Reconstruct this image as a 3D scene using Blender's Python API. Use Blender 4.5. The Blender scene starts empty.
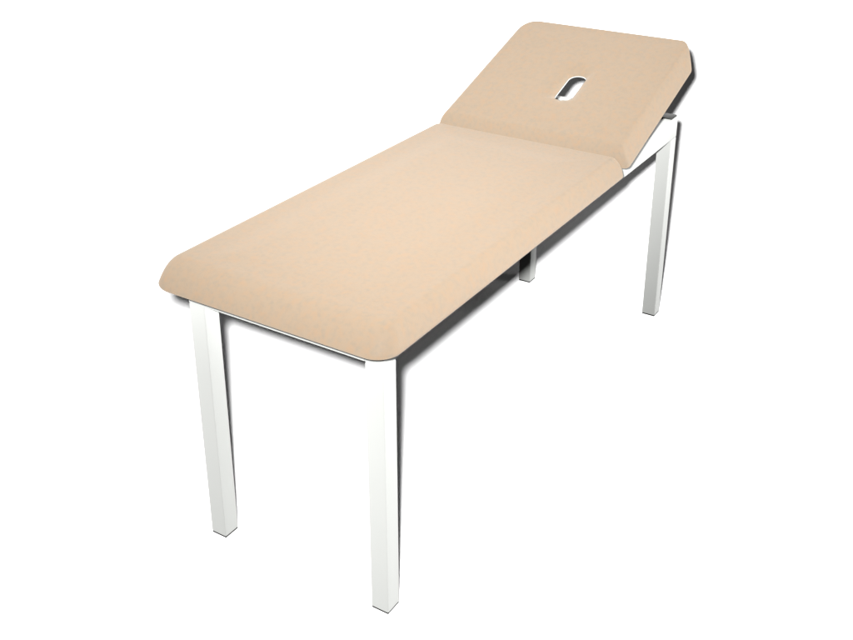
import bpy, bmesh, math, random
from mathutils import Vector, Matrix

random.seed(4)
scene = bpy.context.scene
C = scene.collection

# ------------------------------------------------------------------ sizes (m)
LEN, WID, TUBE = 1.9097, 0.60, 0.0525       # frame footprint and leg section
TOP, RAIL = 0.8095, 0.7301                  # top and underside of the rails
Y0, Y1 = -0.0635, 0.6486                    # cushion edges across
MX0, MX1, MZ, MT = -0.0815, 1.2540, 0.7945, 0.0700
HX, HZ, HTILT, HLEN, HT = 1.2797, 0.8095, 0.3400, 0.6820, 0.0765

# ------------------------------------------------------------------ helpers
def obj(name, bm, mat, parent=None, smooth=True, sharp=35):
    me = bpy.data.meshes.new(name)
    bm.normal_update()
    bm.to_mesh(me); bm.free()
    for p in me.polygons:
        p.use_smooth = smooth
    if smooth and sharp:
        me.set_sharp_from_angle(angle=math.radians(sharp))
    me.materials.append(mat)
    o = bpy.data.objects.new(name, me)
    C.objects.link(o)
    if parent:
        o.parent = parent
    return o

def box_bm(x0, x1, y0, y1, z0, z1, bev=0.003, seg=3):
    bm = bmesh.new()
    bmesh.ops.create_cube(bm, size=1)
    for v in bm.verts:
        v.co = Vector(((x0 + x1) / 2 + v.co.x * (x1 - x0), (y0 + y1) / 2 + v.co.y * (y1 - y0), (z0 + z1) / 2 + v.co.z * (z1 - z0)))
    if bev:
        bmesh.ops.bevel(bm, geom=list(bm.edges), offset=bev, segments=seg, profile=0.5, affect='EDGES')
    return bm

NS, NQ = 46, 16
def outline(x0, x1, y0, y1, rads):
    """rounded rectangle, one radius per corner (++, -+, --, +-); same count and order of points for every size"""
    out = []
    cor = [(1, 1), (-1, 1), (-1, -1), (1, -1)]
    def cp(k, a):
        sx, sy = cor[k]; r = rads[k]
        return ((x1 - r if sx > 0 else x0 + r) + r * math.cos(a), (y1 - r if sy > 0 else y0 + r) + r * math.sin(a))
    for k in range(4):
        for i in range(NQ):
            out.append(cp(k, math.pi / 2 * (k + i / (NQ - 1))))
        p = out[-1]
        q = cp((k + 1) % 4, math.pi / 2 * (k + 1))
        for i in range(1, NS):
            t = i / NS
            out.append((p[0] + (q[0] - p[0]) * t, p[1] + (q[1] - p[1]) * t))
    return out

def wave(x, y, s):
    return (math.sin(5.1 * x + 2.3 * y + s) * math.sin(6.7 * y - 1.9 * x + 2 * s)
            + 0.5 * math.sin(13 * x - 9 * y + 3 * s) * math.sin(11 * y + 7 * x + s))

def cushion_bm(lx, ly, t, rads, Rs, pw, rb, slot=None, seed=0.0, lean=0.0):
    """upholstered panel, origin at the middle of its underside; Rs = how far the rounded edge reaches in from
    the x+ end, the x- end and the two sides; slot = (cx, cy, half length, half width); lean = how far the x+ end slopes in towards its foot"""
    hx, hy = lx / 2, ly / 2
    def ring(f, z):
        d = [r * f for r in Rs]
        m_ = max(d)
        return [(x, y, z) for x, y in outline(-hx + d[1], hx - d[0] - lean * (1 - f) ** 1.4, -hy + d[2], hy - d[2], [max(r - 0.6 * m_, 0.012) for r in rads])]
    def under(d, z):
        return [(x, y, z) for x, y in outline(-hx + d, hx - d - lean, -hy + d, hy - d, [max(r - 0.6 * d, 0.012) for r in rads])]
    outer_top = []
    n = 20
    for i in range(n + 1):
        f = i / n
        outer_top.append(ring(f, rb + (t - rb) * (1 - (1 - f) ** pw)))
    R = max(Rs)
    last = outer_top[-1]
    if slot:
        sx, sy, sl, sw = slot
        inner = [(sx + x, sy + y) for x, y in outline(-sl, sl, -sw, sw, [sw * 0.96] * 4)]
    else:
        inner = outline(-(hx - hy + 0.03), hx - hy + 0.03, -0.03, 0.03, [0.028] * 4)
    mids = []
    m = 30
    for j in range(1, m + 1):
        f = j / m
        ring = []
        for (x, y, z), (ix, iy) in zip(last, inner):
            px, py = x + (ix - x) * f, y + (iy - y) * f
            edge = min(hx - abs(px), hy - abs(py))
            k = max(0.0, min(1.0, (edge - R) / 0.10))
            pz = t + 0.0011 * wave(px, py, seed) * k + 0.004 * k * k * (3 - 2 * k)
            if slot:
                ds = math.hypot(px - ix, py - iy)
                pz -= 0.019 * math.exp(-(ds / 0.020) ** 1.2)
            ring.append((px, py, pz))
        mids.append(ring)
    rings = list(reversed(mids)) + list(reversed(outer_top))
    for i in range(1, 6):                          # small lower edge radius
        th = math.pi / 2 * i / 5
        d = rb * (1 - math.cos(th))
        rings.append(under(d, rb - rb * math.sin(th)))
    for d, z in ((0.042, 0.0), (0.050, 0.008), (0.055, 0.0162)):   # the wrapped lip, then the board
        rings.append(under(d, z))
    if slot:
        base = rings[-1]
        for f in (0.3, 0.6, 0.8, 0.93, 1.0):
            rings.append([(x + (ix - x) * f, y + (iy - y) * f, 0.0162 + (t - 0.027 - 0.0162) * max(0, (f - 0.6) / 0.4))
                          for (x, y, z), (ix, iy) in zip(base, inner)])
    bm = bmesh.new()
    vr = [[bm.verts.new(p) for p in r] for r in rings]
    N = len(vr[0])
    for a, b in zip(vr, vr[1:]):
        for i in range(N):
            j = (i + 1) % N
            bm.faces.new((a[i], b[i], b[j], a[j]))
    if slot:                                       # the wall of the slot
        a, b = vr[-1], vr[0]
        for i in range(N):
            j = (i + 1) % N
            bm.faces.new((a[i], b[i], b[j], a[j]))
    else:
        bm.faces.new(vr[0][::1]); bm.faces.new(vr[-1][::-1])
    bmesh.ops.recalc_face_normals(bm, faces=bm.faces)
    return bm

# ------------------------------------------------------------------ materials
def new_mat(name):
    m = bpy.data.materials.new(name)
    m.use_nodes = True
    nt = m.node_tree
    return m, nt, nt.nodes['Principled BSDF']

def N(nt, kind, **kw):
    n = nt.nodes.new(kind)
    for k, v in kw.items():
        setattr(n, k, v)
    return n

def vinyl(name, base, warm, grey):
    """beige leatherette: fine grain, cloudy mottling of slightly pinker and greyer spots"""
    m, nt, b = new_mat(name)
    tc = N(nt, 'ShaderNodeTexCoord')
    def noise(scale, detail, rough=0.6):
        n = N(nt, 'ShaderNodeTexNoise'); n.inputs['Scale'].default_value = scale
        n.inputs['Detail'].default_value = detail; n.inputs['Roughness'].default_value = rough
        nt.links.new(tc.outputs['Object'], n.inputs['Vector']); return n
    def ramp(n, a, c):
        r = N(nt, 'ShaderNodeMapRange'); r.inputs['From Min'].default_value = a; r.inputs['From Max'].default_value = c
        nt.links.new(n.outputs['Fac'], r.inputs['Value']); return r
    def mix(fac, a, c):
        x = N(nt, 'ShaderNodeMix', data_type='RGBA')
        nt.links.new(fac.outputs[0], x.inputs['Factor'])
        if isinstance(a, tuple): x.inputs['A'].default_value = (*a, 1)
        else: nt.links.new(a.outputs['Result'], x.inputs['A'])
        x.inputs['B'].default_value = (*c, 1); return x
    c1 = mix(ramp(noise(48, 3), 0.44, 0.76), base, warm)
    c2 = mix(ramp(noise(70, 4, 0.7), 0.46, 0.76), c1, grey)
    nt.links.new(c2.outputs['Result'], b.inputs['Base Color'])
    b.inputs['Roughness'].default_value = 0.6
    b.inputs['Specular IOR Level'].default_value = 0.06
    b.inputs['Diffuse Roughness'].default_value = 0.65
    b.inputs['Sheen Weight'].default_value = 0.08
    b.inputs['Sheen Roughness'].default_value = 0.5
    b.inputs['Sheen Tint'].default_value = (1.0, 0.96, 0.90, 1)
    bp = N(nt, 'ShaderNodeBump'); bp.inputs['Strength'].default_value = 0.12; bp.inputs['Distance'].default_value = 0.0015
    nt.links.new(noise(260, 3).outputs['Fac'], bp.inputs['Height'])
    nt.links.new(bp.outputs['Normal'], b.inputs['Normal'])
    return m

def paint(name, col, rough=0.4, spec=0.3):
    m, nt, b = new_mat(name)
    tc = N(nt, 'ShaderNodeTexCoord')
    n = N(nt, 'ShaderNodeTexNoise'); n.inputs['Scale'].default_value = 9; n.inputs['Detail'].default_value = 5
    nt.links.new(tc.outputs['Object'], n.inputs['Vector'])
    x = N(nt, 'ShaderNodeMix', data_type='RGBA')
    x.inputs['A'].default_value = (*col, 1)
    x.inputs['B'].default_value = (*[c * 0.96 for c in col], 1)
    nt.links.new(n.outputs['Fac'], x.inputs['Factor'])
    nt.links.new(x.outputs['Result'], b.inputs['Base Color'])
    b.inputs['Roughness'].default_value = rough
    b.inputs['Specular IOR Level'].default_value = spec
    b.inputs['Diffuse Roughness'].default_value = 1.0
    return m

M_VINYL = vinyl('beige vinyl', (0.158, 0.1205, 0.0855), (0.170, 0.118, 0.0770), (0.136, 0.112, 0.0845))
M_WHITE = paint('white enamel', (0.275, 0.279, 0.269), 0.45, 0.2)
M_BLACK = paint('black plastic', (0.010, 0.010, 0.009), 0.5, 0.2)
M_STEEL = paint('grey steel', (0.30, 0.30, 0.29), 0.45, 0.3)
M_PAPER = paint('white sweep paper', (0.96, 0.96, 0.96), 0.9, 0.0)
M_PAPER.node_tree.nodes['Principled BSDF'].inputs['Diffuse Roughness'].default_value = 1.0

# ------------------------------------------------------------------ the table
table = bpy.data.objects.new('examination_table', None)
C.objects.link(table)
table.empty_display_size = 0.1
table['label'] = 'beige padded examination couch on white square legs, head section raised and pierced by a slot'
table['category'] = 'examination table'

foot_bm = box_bm(-TUBE / 2 + .001, TUBE / 2 - .001, -TUBE / 2 + .001, TUBE / 2 - .001, 0, 0.005, 0.001, 1)
foot_me = None
leg0 = foot0 = None
for i, (x, y) in enumerate([(TUBE / 2, TUBE / 2), (TUBE / 2, WID - TUBE / 2), (LEN - TUBE / 2, TUBE / 2), (LEN - TUBE / 2, WID - TUBE / 2)]):
    if leg0 is None:
        h = TUBE / 2
        leg0 = obj('leg', box_bm(-h, h, -h, h, 0.005, RAIL - 0.0005, 0.0035, 3), M_WHITE, table)
        foot0 = obj('foot_cap', foot_bm, M_BLACK, leg0)
        leg = leg0
    else:
        leg = leg0.copy(); C.objects.link(leg); leg.parent = table
        ft = foot0.copy(); C.objects.link(ft); ft.parent = leg
    leg.location = (x, y, 0)

for ya, yb in ((0, TUBE), (WID - TUBE, WID)):
    obj('side_rail', box_bm(0, LEN, ya, yb, RAIL, TOP, 0.003, 3), M_WHITE, table)
for xa, xb in ((0, 0.04), (LEN - 0.04, LEN)):
    obj('end_rail', box_bm(xa + .0005, xb - .0005, TUBE + .0005, WID - TUBE - .0005, RAIL + .0004, TOP - .0008, 0.003, 3), M_WHITE, table)
obj('cross_rail', box_bm(MX1 - 0.03, MX1 + 0.02, TUBE + .0005, WID - TUBE - .0005, RAIL + .0004, TOP - .0008, 0.003, 3), M_WHITE, table)
for ya, yb in ((0.004, TUBE - 0.004), (WID - TUBE + 0.004, WID - 0.004)):
    obj('corner_cap', box_bm(LEN - 0.058, LEN - 0.002, ya, yb, TOP - 0.001, TOP + 0.005, 0.0015, 2), M_BLACK, table)

bm = cushion_bm(MX1 - MX0, Y1 - Y0, MT, (0.02, 0.060, 0.060, 0.02), (0.028, 0.0898, 0.045), 2.7, 0.0106, seed=0.7)
main = obj('main_cushion', bm, M_VINYL, table, sharp=None)
main.location = ((MX0 + MX1) / 2, (Y0 + Y1) / 2, MZ)

SU, SV = 0.301, 0.270                                     # slot centre along / across the head section
bm = cushion_bm(HLEN, Y1 - Y0, HT, (0.075, 0.02, 0.02, 0.048), (0.032, 0.036, 0.045), 2.15, 0.0114, slot=(SU - HLEN / 2, SV - (Y0 + Y1) / 2, 0.083, 0.034), seed=2.1, lean=0.072)
head = obj('head_cushion', bm, M_VINYL, table, sharp=None)
ca, sa = math.cos(HTILT), math.sin(HTILT)
head.rotation_euler = (0, -HTILT, 0)
head.location = (HX + ca * HLEN / 2, (Y0 + Y1) / 2, HZ + sa * HLEN / 2)
# the white edging that lines the slot
bm = bmesh.new()
cx_, cy_ = SU - HLEN / 2, SV - (Y0 + Y1) / 2
o_ = [(cx_ + x, cy_ + y) for x, y in outline(-0.0835, 0.0835, -0.0345, 0.0345, [0.033] * 4)]
i_ = [(cx_ + x, cy_ + y) for x, y in outline(-0.0812, 0.0812, -0.0322, 0.0322, [0.031] * 4)]
loops = [[bm.verts.new((x, y, z)) for x, y in src] for src, z in ((o_, HT - 0.0285), (o_, HT - 0.0260), (i_, HT - 0.0260), (i_, HT - 0.0285))]
for a, b in zip(loops, loops[1:] + loops[:1]):
    for k in range(len(a)):
        j = (k + 1) % len(a)
        bm.faces.new((a[k], a[j], b[j], b[k]))
bmesh.ops.recalc_face_normals(bm, faces=bm.faces)
obj('slot_edging', bm, M_WHITE, head)

# what carries the head section: two hinge plates and a prop under the far end
for y in (0.09, WID - 0.09):
    bm = box_bm(MX1 - 0.03, MX1 + 0.06, y - 0.018, y + 0.018, TOP + 0.001, TOP + 0.006, 0.001, 1)
    obj('hinge', bm, M_STEEL, table)
for y in (0.085, WID - 0.085):
    a = Vector((LEN - 0.16, y, TOP - 0.03))
    u = 0.47
    b = Vector((HX + ca * u - sa * 0.012, y, HZ + sa * u + ca * 0.012))
    d = b - a
    bm = box_bm(-0.011, 0.011, -0.004, 0.004, 0, d.length, 0.001, 1)
    bm.transform(Matrix.Translation(a) @ Vector((0, 0, 1)).rotation_difference(d).to_matrix().to_4x4())
    obj('prop_bar', bm, M_STEEL, table)
obj('prop_shaft', box_bm(LEN - 0.17, LEN - 0.15, TUBE - .002, WID - TUBE + .002, TOP - 0.045, TOP - 0.025, 0.003, 2), M_STEEL, table)

# ------------------------------------------------------------------ camera
F, YAW, PITCH, ROLL = 1055.65, 0.5500982, 0.4099479, 0.0042162
cam_loc = Vector((-1.69563, -1.186807, 1.996493))
fw = Vector((math.cos(PITCH) * math.cos(YAW), math.cos(PITCH) * math.sin(YAW), -math.sin(PITCH)))
r0 = Vector((math.sin(YAW), -math.cos(YAW), 0)); u0 = r0.cross(fw)
rt = math.cos(ROLL) * r0 + math.sin(ROLL) * u0
up = -math.sin(ROLL) * r0 + math.cos(ROLL) * u0
cd = bpy.data.cameras.new('camera')
cd.sensor_width = 36; cd.lens = F * 36 / 853
cd.shift_x = -12.65 / 853; cd.shift_y = -100.1 / 853
cd.clip_start = 0.05; cd.clip_end = 200
cam = bpy.data.objects.new('camera', cd); C.objects.link(cam)
cam.matrix_world = Matrix(((rt.x, up.x, -fw.x, cam_loc.x), (rt.y, up.y, -fw.y, cam_loc.y), (rt.z, up.z, -fw.z, cam_loc.z), (0, 0, 0, 1)))
scene.camera = cam

# ------------------------------------------------------------------ white paper sweep: floor running up into a wall
fh = Vector((math.cos(YAW), math.sin(YAW), 0)); rh = Vector((math.sin(YAW), -math.cos(YAW), 0))
bm = bmesh.new()
D0, RAD = 4.10, 1.3
prof = [(-6.0, 0.0), (0.0, 0.0), (2.0, 0), (D0, 0.0)]
for i in range(1, 33):
    a = math.pi / 2 * i / 32
    prof.append((D0 + RAD * math.sin(a), RAD - RAD * math.cos(a)))
prof.append((D0 + RAD, 6.0))
base = Vector((cam_loc.x, cam_loc.y, 0))
rows = [[bm.verts.new(base + fh * d + rh * s + Vector((0, 0, z))) for s in (-9, -3, 0, 3, 9)] for d, z in prof]
for a, b in zip(rows, rows[1:]):
    for k in range(4):
        bm.faces.new((a[k], a[k + 1], b[k + 1], b[k]))
sweep = obj('backdrop', bm, M_PAPER, None, sharp=None)
sweep['kind'] = 'structure'

# ------------------------------------------------------------------ light
KEY, FAR = 990, 2700
def aim(o, target):
    o.rotation_euler = (Vector(target) - o.location).to_track_quat('-Z', 'Y').to_euler()

def lamp(name, kind, loc, target, energy, color=(1, 1, 1)):
    l = bpy.data.lights.new(name, kind); l.energy = energy; l.color = color
    o = bpy.data.objects.new(name, l); C.objects.link(o); o.location = loc
    aim(o, target); return o, l

# lamp added just above left of the lens to cast a drop-shadow rim, pointed at the far part of the sweep
key_loc = cam_loc - rt * 0.074 + up * 0.079
tgt = cam_loc + fw * 4 + up * 0.3
key, kl = lamp('added_key', 'SPOT', key_loc, tgt, KEY)
kl.spot_size = math.radians(140); kl.spot_blend = 1.0; kl.shadow_soft_size = 0.046

# a second, narrower spot added at the same point throws more light on the far end and the sweep behind it
far, fl = lamp('far_fill', 'SPOT', key_loc, cam_loc + fw * 4 + up * 2.68, FAR)
fl.spot_size = math.radians(90); fl.spot_blend = 1.0; fl.shadow_soft_size = 0.046

# soft fill lamp added low, far to the right, grazing the floor and filling the sides of the legs
right, rl = lamp('low_fill', 'AREA', (3.0, -2.8, 0.16), (1.0, 0.0, 0.35), 32)
rl.spread = math.radians(75)
rl.shape = 'RECTANGLE'; rl.size = 0.8; rl.size_y = 0.25

w = bpy.data.worlds.new('World'); scene.world = w; w.use_nodes = True
w.node_tree.nodes['Background'].inputs['Color'].default_value = (1, 1, 1, 1)
w.node_tree.nodes['Background'].inputs['Strength'].default_value = 0.07

scene.cycles.max_bounces = 6
scene.cycles.diffuse_bounces = 0
scene.cycles.use_denoising = True
scene.view_settings.view_transform = 'Standard'
scene.view_settings.look = 'None'
scene.view_settings.exposure = 0
scene.view_settings.gamma = 1
